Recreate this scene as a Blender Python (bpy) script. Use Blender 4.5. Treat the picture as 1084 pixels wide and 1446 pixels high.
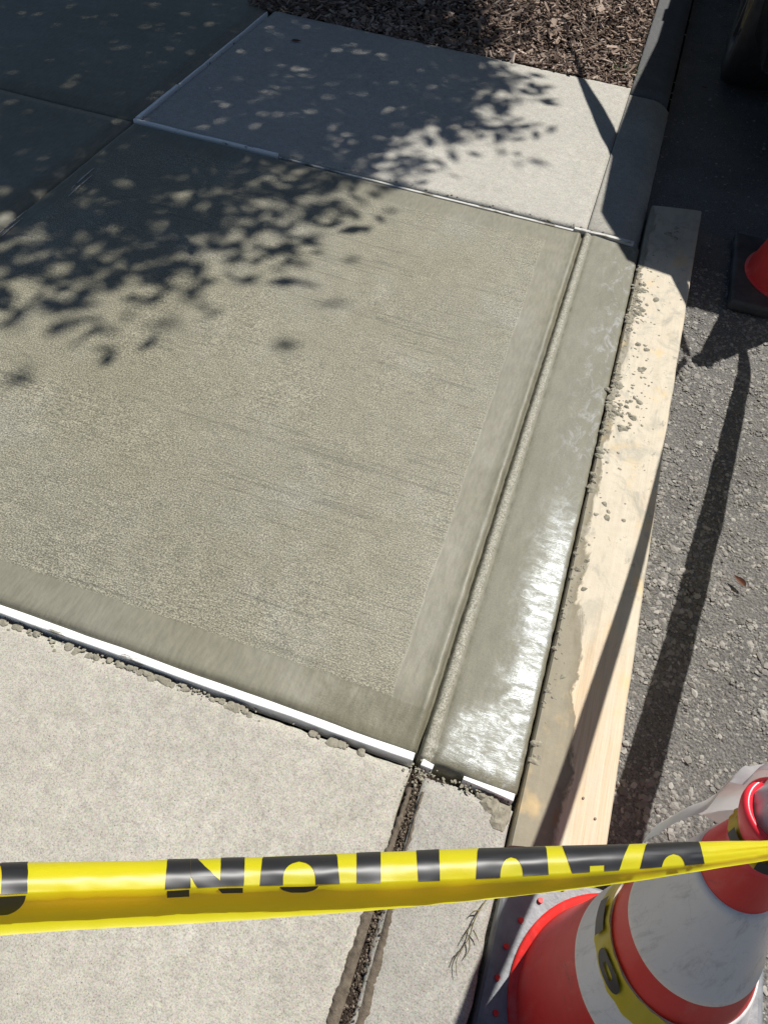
import bpy, bmesh, math, random
import numpy as np
from mathutils import Vector, Matrix, noise as mnoise
random.seed(7); RS = np.random.RandomState(11)
for o in list(bpy.data.objects): bpy.data.objects.remove(o)
SC = bpy.context.scene
COL = SC.collection
R = math.radians

# ------------------------------------------------------------------ camera, light, exposure
cam_d = bpy.data.cameras.new('camera'); cam = bpy.data.objects.new('camera', cam_d); COL.objects.link(cam)
RW = [[0.94468913, 0.29541563, -0.14245017], [0.31937072, -0.72982957, 0.60444283], [0.07459751, -0.61650499, -0.78380917]]
CAM_H = 1.14
cam.matrix_world = Matrix(((RW[0][0], -RW[0][1], -RW[0][2], 0), (RW[1][0], -RW[1][1], -RW[1][2], 0),
                           (RW[2][0], -RW[2][1], -RW[2][2], CAM_H), (0, 0, 0, 1)))
cam_d.sensor_fit = 'VERTICAL'; cam_d.sensor_height = 24; cam_d.lens = 24 * 1075 / 1446
cam_d.clip_start = 0.02; cam_d.clip_end = 2000
SC.camera = cam

SUN_EL, SUN_AZ = 54.0, 28.0        # azimuth from +Y (along the kerb) towards +X (the street)
w = bpy.data.worlds.new('World'); SC.world = w; w.use_nodes = True
wn = w.node_tree; bg = wn.nodes['Background']
sky = wn.nodes.new('ShaderNodeTexSky'); sky.sky_type = 'NISHITA'; sky.sun_disc = False
sky.sun_elevation = R(SUN_EL); sky.sun_rotation = R(SUN_AZ); sky.air_density = 1.0; sky.dust_density = 0.6; sky.ozone_density = 2.5
wn.links.new(sky.outputs[0], bg.inputs[0]); bg.inputs[1].default_value = 0.05
sun_d = bpy.data.lights.new('sun', 'SUN'); sun = bpy.data.objects.new('sun', sun_d); COL.objects.link(sun)
sun_d.energy = 5.0; sun_d.angle = R(0.53); sun_d.color = (1.0, 0.97, 0.92)
sdir = Vector((math.sin(R(SUN_AZ)) * math.cos(R(SUN_EL)), math.cos(R(SUN_AZ)) * math.cos(R(SUN_EL)), math.sin(R(SUN_EL))))
sun.rotation_euler = sdir.to_track_quat('Z', 'Y').to_euler(); sun.location = (4, 6, 12)
SC.view_settings.view_transform = 'Standard'; SC.view_settings.look = 'None'
SC.view_settings.exposure = 0.28; SC.view_settings.gamma = 1.0; SC.view_settings.use_curve_mapping = False
SHX, SHY = -sdir.x / sdir.z, -sdir.y / sdir.z     # shadow shift per metre of height

# ------------------------------------------------------------------ helpers
class NT:
    def __init__(s, name):
        s.m = bpy.data.materials.new(name); s.m.use_nodes = True
        s.t = s.m.node_tree; s.b = s.t.nodes['Principled BSDF']; s.out = s.t.nodes['Material Output']
        s.co = s.n('ShaderNodeTexCoord').outputs['Object']
        s._sep = None
    def n(s, k): return s.t.nodes.new(k)
    def set(s, inp, v):
        if hasattr(v, 'is_linked') or isinstance(v, bpy.types.NodeSocket): s.t.links.new(v, inp)
        else:
            try: inp.default_value = v
            except Exception: inp.default_value = (*v, 1.0)
    def bs(s, **k):
        for a, v in k.items(): s.set(s.b.inputs[a.replace('_', ' ')], v)
    def scale(s, sx, sy, sz, vec=None):
        m = s.n('ShaderNodeVectorMath'); m.operation = 'MULTIPLY'
        s.t.links.new(vec or s.co, m.inputs[0]); m.inputs[1].default_value = (sx, sy, sz); return m.outputs[0]
    def noise(s, sc, det=3, ro=.55, vec=None, dist=0, col=False):
        n = s.n('ShaderNodeTexNoise'); s.t.links.new(vec or s.co, n.inputs['Vector'])
        n.inputs['Scale'].default_value = sc; n.inputs['Detail'].default_value = det
        n.inputs['Roughness'].default_value = ro; n.inputs['Distortion'].default_value = dist
        return n.outputs['Color' if col else 'Fac']
    def vor(s, sc, feat='F1', vec=None, out='Distance', rnd=1):
        n = s.n('ShaderNodeTexVoronoi'); n.feature = feat; s.t.links.new(vec or s.co, n.inputs['Vector'])
        n.inputs['Scale'].default_value = sc; n.inputs['Randomness'].default_value = rnd; return n.outputs[out]
    def ramp(s, f, stops, interp='LINEAR'):
        n = s.n('ShaderNodeValToRGB'); s.t.links.new(f, n.inputs[0]); e = n.color_ramp.elements
        n.color_ramp.interpolation = interp
        while len(e) < len(stops): e.new(.5)
        for i, (p, c) in enumerate(stops):
            e[i].position = p; e[i].color = (c, c, c, 1) if not hasattr(c, '__len__') else (*c, 1)
        return n.outputs[0]
    def mix(s, f, a, b, mode='MIX'):
        n = s.n('ShaderNodeMix'); n.data_type = 'RGBA'; n.blend_type = mode
        s.set(n.inputs['Factor'], f); s.set(n.inputs[6], a); s.set(n.inputs[7], b); return n.outputs[2]
    def math(s, op, a, b=0.0, c=None, clamp=False):
        n = s.n('ShaderNodeMath'); n.operation = op; n.use_clamp = clamp
        s.set(n.inputs[0], a); s.set(n.inputs[1], b)
        if c is not None: s.set(n.inputs[2], c)
        return n.outputs[0]
    def xyz(s):
        if not s._sep:
            q = s.n('ShaderNodeSeparateXYZ'); s.t.links.new(s.co, q.inputs[0]); s._sep = q.outputs
        return s._sep
    def step(s, v, a, b):            # smooth 0..1 between a and b (b may be below a)
        n = s.n('ShaderNodeMapRange'); n.interpolation_type = 'SMOOTHSTEP'
        s.set(n.inputs[0], v); n.inputs[1].default_value = a; n.inputs[2].default_value = b; return n.outputs[0]
    def bump(s, h, d=.002, st=1.0, prev=None):
        n = s.n('ShaderNodeBump'); n.inputs['Distance'].default_value = d; n.inputs['Strength'].default_value = st
        s.t.links.new(h, n.inputs['Height'])
        if prev is not None: s.t.links.new(prev, n.inputs['Normal'])
        return n.outputs[0]

def mesh_obj(name, V, F, m, parent=None, smooth=False, mats=None, fm=None):
    me = bpy.data.meshes.new(name)
    off = parent.location if parent is not None else Vector((0, 0, 0))
    if isinstance(V, np.ndarray): V = (V - np.array(off)).tolist()
    else: V = [(v[0] - off[0], v[1] - off[1], v[2] - off[2]) for v in V]
    me.from_pydata(V, [], F if isinstance(F, list) else F.tolist()); me.update()
    if m: me.materials.append(m)
    if mats:
        for q in mats: me.materials.append(q)
    if fm is not None: me.polygons.foreach_set('material_index', fm)
    if smooth: me.polygons.foreach_set('use_smooth', [True] * len(me.polygons))
    o = bpy.data.objects.new(name, me); COL.objects.link(o)
    if parent is not None: o.parent = parent
    return o
def bm_obj(name, bm, m, parent=None, smooth=False):
    bmesh.ops.recalc_face_normals(bm, faces=bm.faces)
    V = [tuple(v.co) for v in bm.verts]; bm.verts.index_update()
    F = [[v.index for v in f.verts] for f in bm.faces]; bm.free()
    return mesh_obj(name, V, F, m, parent, smooth)
def thing(name, loc, label, cat, group=None):
    o = bpy.data.objects.new(name, None); COL.objects.link(o); o.location = loc; o.empty_display_size = .1
    return tag(o, label, cat, group)
def tag(o, label, cat, group=None):
    o['label'] = label; o['category'] = cat
    if group: o['group'] = group
    return o
def struct(o): o['kind'] = 'structure'; return o
def stuff(o): o['kind'] = 'stuff'; return o
def grid(xs, ys, hf):
    nx, ny = len(xs), len(ys)
    V = np.array([hf(x, y) for y in ys for x in xs])
    F = [[j*nx+i, j*nx+i+1, (j+1)*nx+i+1, (j+1)*nx+i] for j in range(ny-1) for i in range(nx-1)]
    return V, F
def skirted(V, F, nx, ny, depth):      # adds walls down to depth round a grid
    V = V.tolist() if isinstance(V, np.ndarray) else V
    ring = [i for i in range(nx)] + [j*nx+nx-1 for j in range(1, ny)] + [(ny-1)*nx+i for i in range(nx-2, -1, -1)] + [j*nx for j in range(ny-2, 0, -1)]
    base = len(V)
    for k in ring: V.append((V[k][0], V[k][1], depth))
    n = len(ring)
    for k in range(n): F.append([ring[k], base+k, base+(k+1) % n, ring[(k+1) % n]])
    return V, F
def bevel_box(bm, x0, x1, y0, y1, z0, z1, bev=.004, seg=2):
    r = bmesh.ops.create_cube(bm, size=1.0)
    bmesh.ops.scale(bm, vec=(x1-x0, y1-y0, z1-z0), verts=r['verts'])
    bmesh.ops.translate(bm, vec=((x0+x1)/2, (y0+y1)/2, (z0+z1)/2), verts=r['verts'])
    if bev:
        es = list({e for v in r['verts'] for e in v.link_edges})
        bmesh.ops.bevel(bm, geom=es, offset=bev, segments=seg, affect='EDGES', profile=.5)
def tube(pts, rad, n=8, cap=True):
    pts = [Vector(p) for p in pts]; V = []; F = []
    up = Vector((0, 0, 1))
    for i, p in enumerate(pts):
        d = (pts[min(i+1, len(pts)-1)] - pts[max(i-1, 0)]).normalized()
        a = d.cross(up if abs(d.z) < .95 else Vector((1, 0, 0))).normalized(); b = a.cross(d)
        r = rad[i] if hasattr(rad, '__len__') else rad
        for k in range(n):
            t = 2*math.pi*k/n; V.append(tuple(p + r*(math.cos(t)*a + math.sin(t)*b)))
    for i in range(len(pts)-1):
        for k in range(n): F.append([i*n+k, i*n+(k+1) % n, (i+1)*n+(k+1) % n, (i+1)*n+k])
    if cap: F.append(list(range(n))[::-1]); F.append([(len(pts)-1)*n+k for k in range(n)])
    return V, F
def catmull(P, n):
    P = np.array(P, float); k = len(P); T = np.linspace(0, k-1, n); out = []
    for t in T:
        i = min(int(t), k-2); u = t-i
        p0, p1, p2, p3 = P[max(i-1, 0)], P[i], P[i+1], P[min(i+2, k-1)]
        out.append(.5*((2*p1)+(-p0+p2)*u+(2*p0-5*p1+4*p2-p3)*u*u+(-p0+3*p1-3*p2+p3)*u**3))
    return np.array(out)
def lathe(prof, n, axis=lambda z: (0, 0)):
    V = []; F = []
    for r, z in prof:
        ax, ay = axis(z)
        for k in range(n):
            t = 2*math.pi*k/n; V.append((ax+r*math.cos(t), ay+r*math.sin(t), z))
    for i in range(len(prof)-1):
        for k in range(n): F.append([i*n+k, i*n+(k+1) % n, (i+1)*n+(k+1) % n, (i+1)*n+k])
    return V, F

# ------------------------------------------------------------------ materials
def concrete_old(name, base, stain=.25, seed=0.0, warm=(1, .97, .9)):
    k = NT(name); vec = k.scale(1, 1, 1)
    ad = k.n('ShaderNodeVectorMath'); k.t.links.new(k.co, ad.inputs[0]); ad.inputs[1].default_value = (seed, seed*1.7, 0); vec = ad.outputs[0]
    c0 = tuple(base*w for w in warm)
    big = k.noise(3.2, 5, .6, vec); c = k.mix(k.ramp(big, [(.3, 0), (.7, 1)]), tuple(v*(1-stain*.45) for v in c0), tuple(v*(1+stain*.25) for v in c0))
    mid = k.noise(38, 4, .65, vec); c = k.mix(.28, c, k.ramp(mid, [(.3, (.3, .28, .24)), (.72, (1.0, .98, .94))]), 'MULTIPLY')
    fine = k.noise(420, 2, .7, vec); c = k.mix(.8, c, k.ramp(fine, [(.3, .5), (.5, .95), (.7, 1.15)]), 'MULTIPLY')
    tint = k.noise(240, 2, .5, vec, 0, True); c = k.mix(.16, c, tint, 'OVERLAY')
    c = k.mix(.36, c, k.ramp(k.noise(150, 3, .7, vec), [(.34, .66), (.5, .98), (.66, 1.14)]), 'MULTIPLY')
    # sand grains and pin holes
    v1 = k.vor(215, vec=vec); hole = k.ramp(v1, [(.0, 1), (.20, 0)]); sel = k.ramp(k.noise(90, 2, .5, vec), [(.49, 0), (.58, 1)])
    hm = k.math('MULTIPLY', hole, sel)
    c = k.mix(k.math('MULTIPLY', hm, .75), c, (.10, .09, .075))
    v2 = k.vor(180, vec=k.scale(1, 1, 1, vec), out='Color'); lt = k.ramp(v2, [(.86, 0), (.93, 1)]); d2 = k.ramp(k.vor(180, vec=vec), [(.2, 1), (.34, 0)])
    c = k.mix(k.math('MULTIPLY', k.math('MULTIPLY', lt, d2), .5), c, (.72, .66, .55))
    wide = k.step(k.noise(1.7, 4, .6, vec, 1.0), .5, .7); c = k.mix(k.math('MULTIPLY', wide, .16), c, (.30, .27, .21))
    blot = k.ramp(k.noise(11, 6, .7, vec, .6), [(.62, 0), (.74, 1)])
    c = k.mix(k.math('MULTIPLY', blot, stain), c, tuple(v*.6 for v in c0))
    h = k.math('SUBTRACT', k.math('MULTIPLY', fine, .6), k.math('MULTIPLY', hm, .9))
    nb = k.bump(mid, .002, .5); nb = k.bump(h, .0012, .8, nb)
    k.bs(Base_Color=c, Roughness=.88, Normal=nb); k.b.inputs['Specular IOR Level'].default_value = .25
    return k.m
M = {}
M['old_slab'] = concrete_old('old_concrete', .49, .30, 0.0, (1, .945, .81))
M['old_far'] = concrete_old('pale_old_concrete', .50, .14, 4.0, (1, .96, .855))
M['old_kerb'] = concrete_old('kerb_concrete', .41, .45, 9.0, (1, .96, .85))
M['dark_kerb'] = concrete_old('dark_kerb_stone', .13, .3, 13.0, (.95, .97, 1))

def wet_slab():
    k = NT('fresh_broomed_concrete'); x, y, z = k.xyz()
    # picture-frame border left by the edging trowel
    wob = k.math('MULTIPLY', k.math('SUBTRACT', k.noise(9, 3), .5), .012)
    bx = k.math('ADD', k.math('ADD', x, wob), k.math('MULTIPLY', k.math('SUBTRACT', y, .53), .019))
    b1 = k.step(bx, -.078, -.073)
    b2 = k.step(k.math('ADD', y, wob), .531, .524)
    b3 = k.step(k.math('ADD', y, wob), 1.93, 1.945)
    b4 = k.step(k.math('ADD', x, wob), -1.345, -1.36)
    border = k.math('MAXIMUM', k.math('MAXIMUM', b1, b2), k.math('MAXIMUM', b3, b4))
    grainy = k.math('SUBTRACT', 1.0, border)
    big = k.noise(2.1, 5, .6); mid = k.noise(17, 5, .65)
    c = k.mix(k.ramp(big, [(.3, 0), (.7, 1)]), (.184, .170, .114), (.218, .204, .146))
    c = k.mix(.25, c, k.ramp(mid, [(.3, .55), (.7, 1.0)]), 'MULTIPLY')
    pale = k.math('MULTIPLY', k.step(k.noise(4.3, 4, .6),   .50, .72), .22)
    c = k.mix(pale, c, (.27, .265, .25))
    tintm = k.step(k.noise(1.3, 3, .6), .4, .62); c = k.mix(k.math('MULTIPLY', tintm, .3), c, (.193, .186, .155))
    # broom texture: grains pulled out along x
    g1 = k.noise(1.0, 3, .75, k.scale(290, 430, 300)); g2 = k.noise(1.0, 3, .65, k.scale(24, 430, 100))
    gr = k.math('ADD', k.math('MULTIPLY', g1, .78), k.math('MULTIPLY', g2, .22))
    gm = k.ramp(gr, [(.39, .22), (.5, .95), (.61, 2.3)])
    c = k.mix(k.math('MULTIPLY', grainy, .8), c, k.mix(1, c, gm, 'MULTIPLY'))
    fb = k.ramp(k.noise(1, 3, .6, k.scale(150, 30, 60)), [(.35, .8), (.65, 1.08)])
    c = k.mix(k.math('MULTIPLY', border, .8), c, k.mix(1, c, fb, 'MULTIPLY'))
    # thin broken broom scratches running across the walk
    ln = k.noise(1, 2, .5, k.scale(2.2, 150, 1), .4); lm = k.math('MAXIMUM', k.ramp(ln, [(.335, 1), (.36, 0)]), k.ramp(k.noise(1, 2, .5, k.scale(1.0, 80, 1), .25), [(.335, 1), (.345, 0)]))
    lb = k.step(k.noise(4, 4, .65), .40, .62)
    lines = k.math('MULTIPLY', k.math('MULTIPLY', lm, lb), grainy)
    c = k.mix(k.math('MULTIPLY', lines, .42), c, (.07, .066, .05))
    # bleed water: glossy where the film still stands
    near = k.math('MULTIPLY', k.step(x, -.5, -.05), k.step(y, 1.5, .6))
    film = k.math('MULTIPLY', k.step(k.math('ADD', k.noise(6, 5, .6), k.math('MULTIPLY', near, .16)), .5, .68), 1.0)
    wetb = k.math('MULTIPLY', b2, k.step(k.math('ADD', x, k.math('MULTIPLY', k.math('SUBTRACT', k.noise(14, 4), .5), .25)), -.24, -.13))
    ro = k.math('SUBTRACT', .62, k.math('MULTIPLY', film, .07))
    ro = k.math('SUBTRACT', ro, k.math('MULTIPLY', wetb, .30))
    ro = k.math('ADD', ro, k.math('MULTIPLY', k.math('SUBTRACT', g1, .5), .5))
    hg = k.math('MULTIPLY', gr, k.math('ADD', k.math('MULTIPLY', grainy, .85), .15))
    nb = k.bump(k.noise(26, 3), .003, .35); nb = k.bump(hg, .0011, .85, nb); nb = k.bump(k.math('SUBTRACT', 1, lines), .0007, .6, nb)
    k.bs(Base_Color=c, Roughness=ro, Normal=nb); k.b.inputs['Specular IOR Level'].default_value = .55
    return k.m
M['wet_slab'] = wet_slab()
def wet_kerb():
    k = NT('fresh_troweled_kerb'); x, y, z = k.xyz()
    big = k.noise(5, 5, .6); c = k.mix(k.ramp(big, [(.3, 0), (.7, 1)]), (.172, .158, .104), (.212, .196, .142))
    st = k.noise(1, 4, .65, k.scale(60, 14, 40)); c = k.mix(.6, c, k.ramp(st, [(.3, .7), (.7, 1.05)]), 'MULTIPLY')
    fl = k.noise(1, 3, .7, k.scale(300, 170, 200)); c = k.mix(.4, c, k.ramp(fl, [(.35, .6), (.65, 1.1)]), 'MULTIPLY')
    pm = k.math('MULTIPLY', k.step(k.noise(1, 7, .78, k.scale(34, 17, 30), .6), .50, .64), k.step(x, .045, .125))
    c = k.mix(k.math('MULTIPLY', pm, .6), c, (.34, .34, .33))
    gz = k.math('MULTIPLY', k.step(x, -.004, .001), k.step(x, .016, .011)); gn = k.noise(330, 3, .7)
    c = k.mix(k.math('MULTIPLY', gz, .85), c, k.ramp(gn, [(.34, (.12, .11, .075)), (.5, (.27, .25, .19)), (.66, (.46, .44, .37))]))
    # the standing film: outer half of the kerb, spreading across at the near end, ragged edge
    n = k.math('MULTIPLY', k.math('SUBTRACT', k.noise(1, 6, .68, k.scale(17, 11, 10), .4), .5), .12)
    n = k.math('ADD', n, k.math('MULTIPLY', k.math('SUBTRACT', k.noise(1, 5, .7, k.scale(60, 34, 10), .6), .5), .05))
    edge = k.math('ADD', k.math('ADD', x, n), k.math('MULTIPLY', k.step(y, .62, .47), .075))
    film = k.math('MULTIPLY', k.step(edge, .060, .112), k.step(k.math('ADD', y, k.math('MULTIPLY', n, 3)), 1.16, .86))
    spk = k.ramp(fl, [(.3, 0), (.55, 1)])
    film = k.math('MULTIPLY', film, k.math('ADD', .30, k.math('MULTIPLY', k.step(k.noise(1, 6, .75, k.scale(30, 75, 100), .5), .34, .66), .70)))
    ro = k.math('ADD', k.math('MULTIPLY', film, -.35), .64)
    ro = k.math('ADD', ro, k.math('MULTIPLY', k.math('SUBTRACT', fl, .5), .14))
    streak = k.noise(1, 4, .7, k.scale(90, 420, 200), .6); fl2 = k.noise(1, 2, .6, k.scale(520, 700, 500))
    nb = k.bump(st, .0008, .6); nb = k.bump(streak, .0006, .7, nb); nb = k.bump(fl2, .0003, .6, nb); nb = k.bump(k.noise(30, 4), .0022, .35, nb)
    k.bs(Base_Color=c, Roughness=ro, Normal=nb); k.bs(Specular_Tint=(.86, .94, 1.0, 1)); k.bs(Specular_IOR_Level=k.math('ADD', .45, k.math('MULTIPLY', film, .5)))  # cool cast of the glare put into the specular tint; water has none
    return k.m
M['wet_kerb'] = wet_kerb()

def simple(name, col, rough=.5, spec=.5, var=.15, sc=30, bump=0.0, **kw):
    k = NT(name); n = k.noise(sc, 4, .6)
    c = k.mix(k.ramp(n, [(.3, 0), (.7, 1)]), tuple(v*(1-var) for v in col), tuple(min(v*(1+var), 1) for v in col))
    k.bs(Base_Color=c, Roughness=rough); k.b.inputs['Specular IOR Level'].default_value = spec
    if bump: k.bs(Normal=k.bump(n, bump, .8))
    for a, v in kw.items(): k.b.inputs[a.replace('_', ' ')].default_value = v
    return k.m
def asphalt():
    k = NT('worn_asphalt'); f = k.noise(260, 4, .7); b = k.noise(4, 4, .6); v = k.vor(170, out='Color')
    c = k.ramp(f, [(.3, (.06, .057, .052)), (.7, (.24, .228, .208))])
    c = k.mix(.5, c, k.mix(1, c, k.ramp(b, [(.35, .6), (.65, 1.2)]), 'MULTIPLY'))
    k.bs(Base_Color=c, Roughness=.85, Normal=k.bump(k.math('ADD', f, k.vor(170)), .004, .9)); return k.m
M['asphalt'] = asphalt()
def rnd_island(name, stops, rough=.8, nscale=200, trans=0):
    k = NT(name); g = k.n('ShaderNodeNewGeometry'); c = k.ramp(g.outputs['Random Per Island'], stops)
    n = k.noise(nscale, 3, .7); c = k.mix(.5, c, k.ramp(n, [(.3, .6), (.7, 1.0)]), 'MULTIPLY')
    k.bs(Base_Color=c, Roughness=rough, Normal=k.bump(n, .001, .6)); k.b.inputs['Specular IOR Level'].default_value = .3
    return k.m
M['stone'] = rnd_island('aggregate_stone', [(0, (.135, .127, .113)), (.3, (.22, .206, .185)), (.8, (.30, .283, .254)), (1, (.40, .378, .338))], .8)
M['chip'] = rnd_island('mulch_chip', [(0, (.08, .05, .036)), (.35, (.19, .13, .095)), (.8, (.35, .26, .20)), (1, (.56, .46, .38))], .85)
M['soil'] = simple('dark_soil', (.03, .021, .015), .95, .2, .5, 60, .01)
M['mortar'] = simple('mortar_lump', (.25, .23, .175), .8, .3, .3, 120, .002)
M['dirt'] = rnd_island('joint_dirt', [(0, (.07, .052, .036)), (.5, (.15, .118, .083)), (1, (.27, .22, .165))], .95)
def strip_mat(name, col, dirty):
    k = NT(name); n = k.noise(60, 5, .7); m = k.step(k.noise(1, 5, .65, k.scale(14, 40, 40)), .66-dirty, .74-dirty)
    c = k.mix(k.ramp(n, [(.3, 0), (.7, 1)]), tuple(v*.92 for v in col), col); c = k.mix(m, c, (.20, .18, .14))
    k.bs(Base_Color=c, Roughness=.55, Normal=k.bump(n, .0008, .6)); return k.m
M['strip'] = strip_mat('white_joint_strip', (.86, .86, .84), .055)
M['strip_dirty'] = strip_mat('grey_joint_strip', (.55, .54, .50), .12)
def board_mat():
    k = NT('splashed_lumber'); x, y, z = k.xyz()
    gr = k.noise(1, 5, .6, k.scale(70, 2.2, 70), 1.2); fn = k.noise(1, 3, .6, k.scale(420, 9, 300))
    c = k.ramp(gr, [(.25, (.56, .42, .27)), (.5, (.66, .53, .37)), (.75, (.73, .61, .46))])
    c = k.mix(.65, c, k.ramp(fn, [(.3, .68), (.7, 1.04)]), 'MULTIPLY')
    d = k.math('SUBTRACT', x, .155)                     # distance from the wet kerb
    n1 = k.noise(1, 6, .68, k.scale(22, 9, 10), .5); n2 = k.noise(34, 5, .7); n3 = k.noise(1, 5, .65, k.scale(11, 5, 10))
    # pale cement wash that dried on most of the plank, heavier towards the far end
    wash = k.step(k.math('ADD', k.math('ADD', k.math('MULTIPLY', n3, 1.0), k.math('MULTIPLY', k.step(y, .45, 1.0), .22)), k.math('MULTIPLY', d, -1.0)), .36, .58)
    c = k.mix(k.math('MULTIPLY', wash, .72), c, k.mix(n2, (.44, .40, .31), (.62, .575, .47)))
    # damp olive paste along the kerb side
    wid = k.step(y, 1.0, .45); lim = k.math('ADD', .018, k.math('MULTIPLY', wid, .05))
    pst = k.step(k.math('ADD', d, k.math('MULTIPLY', k.math('SUBTRACT', n1, .5), .09)), .012, .004)
    e2 = k.math('SUBTRACT', k.math('ADD', d, k.math('MULTIPLY', k.math('SUBTRACT', n1, .5), .07)), lim)
    pst = k.step(e2, .004, -.004)
    c = k.mix(k.math('MULTIPLY', pst, .95), c, k.mix(n2, (.20, .175, .12), (.31, .28, .21)))
    rim = k.math('MULTIPLY', k.step(e2, -.018, -.003), pst)
    c = k.mix(k.math('MULTIPLY', rim, .45), c, (.15, .12, .07))
    sp = k.math('MULTIPLY', k.step(k.noise(1, 6, .72, k.scale(36, 22, 10), .3), .60, .66), k.step(y, .75, 1.05))
    c = k.mix(k.math('MULTIPLY', sp, .8), c, (.26, .24, .19))
    gp = k.math('MULTIPLY', k.step(k.noise(1, 7, .72, k.scale(15, 10, 10), .8), .47, .64), k.step(y, .6, .95)); c = k.mix(k.math('MULTIPLY', gp, .75), c, k.mix(n2, (.27, .25, .20), (.42, .39, .32)))
    tan = k.step(k.noise(1, 4, .6, k.scale(9, 7, 9)), .55, .68); c = k.mix(k.math('MULTIPLY', tan, .6), c, (.66, .47, .22))
    kn = k.vor(1, vec=k.scale(9, 2.6, 1)); c = k.mix(k.math('MULTIPLY', k.ramp(kn, [(.0, 1), (.055, 0)]), .7), c, (.28, .14, .06))
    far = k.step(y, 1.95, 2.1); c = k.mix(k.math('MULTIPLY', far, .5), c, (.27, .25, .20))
    nb = k.bump(gr, .001, .4); nb = k.bump(n2, .0015, .6, nb)
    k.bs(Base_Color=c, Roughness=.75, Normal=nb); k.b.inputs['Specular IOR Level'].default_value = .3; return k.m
M['board'] = board_mat()
def cone_red(name, col):
    k = NT(name); n = k.noise(7, 4, .6); s = k.noise(1, 5, .7, k.scale(30, 30, 9))
    c = k.mix(k.ramp(n, [(.35, 0), (.7, 1)]), col, tuple(v*.82 for v in col))
    scuff = k.step(k.noise(13, 7, .78, None, .8), .56, .70); c = k.mix(k.math('MULTIPLY', scuff, .55), c, (.18, .035, .03))
    dust = k.step(s, .5, .75); c = k.mix(k.math('MULTIPLY', dust, .18), c, (.75, .35, .28))
    k.bs(Base_Color=c, Roughness=k.math('ADD', .36, k.math('MULTIPLY', n, .2)), Normal=k.bump(s, .0008, .4))
    k.b.inputs['Subsurface Weight'].default_value = 0.0
    return k.m
M['red'] = cone_red('red_cone_pvc', (.80, .028, .022))
def collar():
    k = NT('worn_reflective_sheeting'); n = k.noise(1, 6, .75, k.scale(70, 70, 9), .3); b = k.noise(6, 4, .6)
    c = k.mix(k.ramp(b, [(.3, 0), (.7, 1)]), (.74, .69, .66), (.84, .79, .76))
    c = k.mix(k.math('MULTIPLY', k.step(n, .50, .74), .5), c, (.33, .30, .28)); sm = k.noise(24, 7, .8, None, 1.0); c = k.mix(k.math('MULTIPLY', k.step(sm, .56, .70), .32), c, (.33, .30, .27))
    cr = k.noise(1, 3, .6, k.scale(10, 10, 7), 1.5); c = k.mix(k.math('MULTIPLY', k.ramp(cr, [(.49, 0), (.497, 1), (.503, 0)]), .14), c, (.2, .18, .17))
    k.bs(Base_Color=c, Roughness=.5, Normal=k.bump(n, .0012, .5)); return k.m
M['collar'] = collar()
M['rubber'] = simple('dusty_grey_rubber', (.20, .21, .22), .5, .5, .22, 40, .002)
M['far_rubber'] = simple('shade_painted_rubber', (.06, .06, .06), .6, .4, .5, 14, .002)  # far cone base: the car's shade is put into this darker colour
M['black_rubber'] = simple('black_rubber', (.022, .022, .023), .6, .4, .3, 40, .002)
M['rim_red'] = simple('bright_red_rim', (.85, .03, .05), .3, .5, .08, 20)
def film(name, col, tr=.4, rough=.28, tcol=None):
    k = NT(name); t = k.t
    n = k.noise(35, 3, .6); nb = k.bump(n, .0008, .35)
    di = k.n('ShaderNodeBsdfDiffuse'); tl = k.n('ShaderNodeBsdfTranslucent'); gl = k.n('ShaderNodeBsdfGlossy'); lw = k.n('ShaderNodeLayerWeight'); lw.inputs[0].default_value = .5
    di.inputs[0].default_value = (*col, 1); tl.inputs[0].default_value = (*col, 1); gl.inputs[1].default_value = rough; fac = k.math('ADD', .04, k.math('MULTIPLY', k.math('POWER', lw.outputs['Facing'], 4.0), .5))
    tl.inputs[0].default_value = (*(tcol or col), 1)
    a = k.n('ShaderNodeMixShader'); b = k.n('ShaderNodeMixShader'); a.inputs[0].default_value = tr
    t.links.new(di.outputs[0], a.inputs[1]); t.links.new(tl.outputs[0], a.inputs[2])
    t.links.new(fac, b.inputs[0]); t.links.new(a.outputs[0], b.inputs[1]); t.links.new(gl.outputs[0], b.inputs[2])
    t.links.new(nb, gl.inputs['Normal']); t.links.new(nb, di.inputs['Normal'])
    t.links.new(b.outputs[0], k.out.inputs[0]); t.nodes.remove(k.b); return k.m
M['tape'] = film('yellow_plastic_film', (.85, .86, .014), .6, .42, (1.0, .70, .01))
M['tape_old'] = film('dull_yellow_film', (.74, .58, .03), .3, .35)
M['sheet'] = film('grey_white_plastic_sheet', (.78, .78, .78), .32, .35)
M['ink'] = simple('black_print', (.014, .014, .015), .42, .5, .1, 40)
M['ink_brown'] = simple('print_on_shaded_film', (.035, .018, .006), .5, .4, .1, 40)  # print below the crease: its brown cast in the shaded fold is painted in
M['leaf'] = simple('tree_leaf', (.055, .085, .025), .5, .4, .35, 3)
M['bark'] = simple('bark', (.09, .065, .045), .9, .2, .4, 25, .02)
M['dry_leaf'] = simple('dry_leaf', (.11, .045, .025), .7, .3, .4, 60, .002)
M['twig'] = simple('dry_twig', (.16, .13, .07), .85, .2, .35, 90)
M['grass'] = simple('green_blade', (.07, .13, .03), .6, .3, .3, 60)
M['car_paint'] = simple('dark_car_paint', (.012, .015, .016), .22, .5, .1, 3)
M['glass'] = simple('dark_glass', (.01, .012, .013), .05, .6, .05, 3)
M['chrome'] = simple('brushed_metal', (.4, .4, .4), .3, .5, .1, 9, Metallic=1.0)
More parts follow.
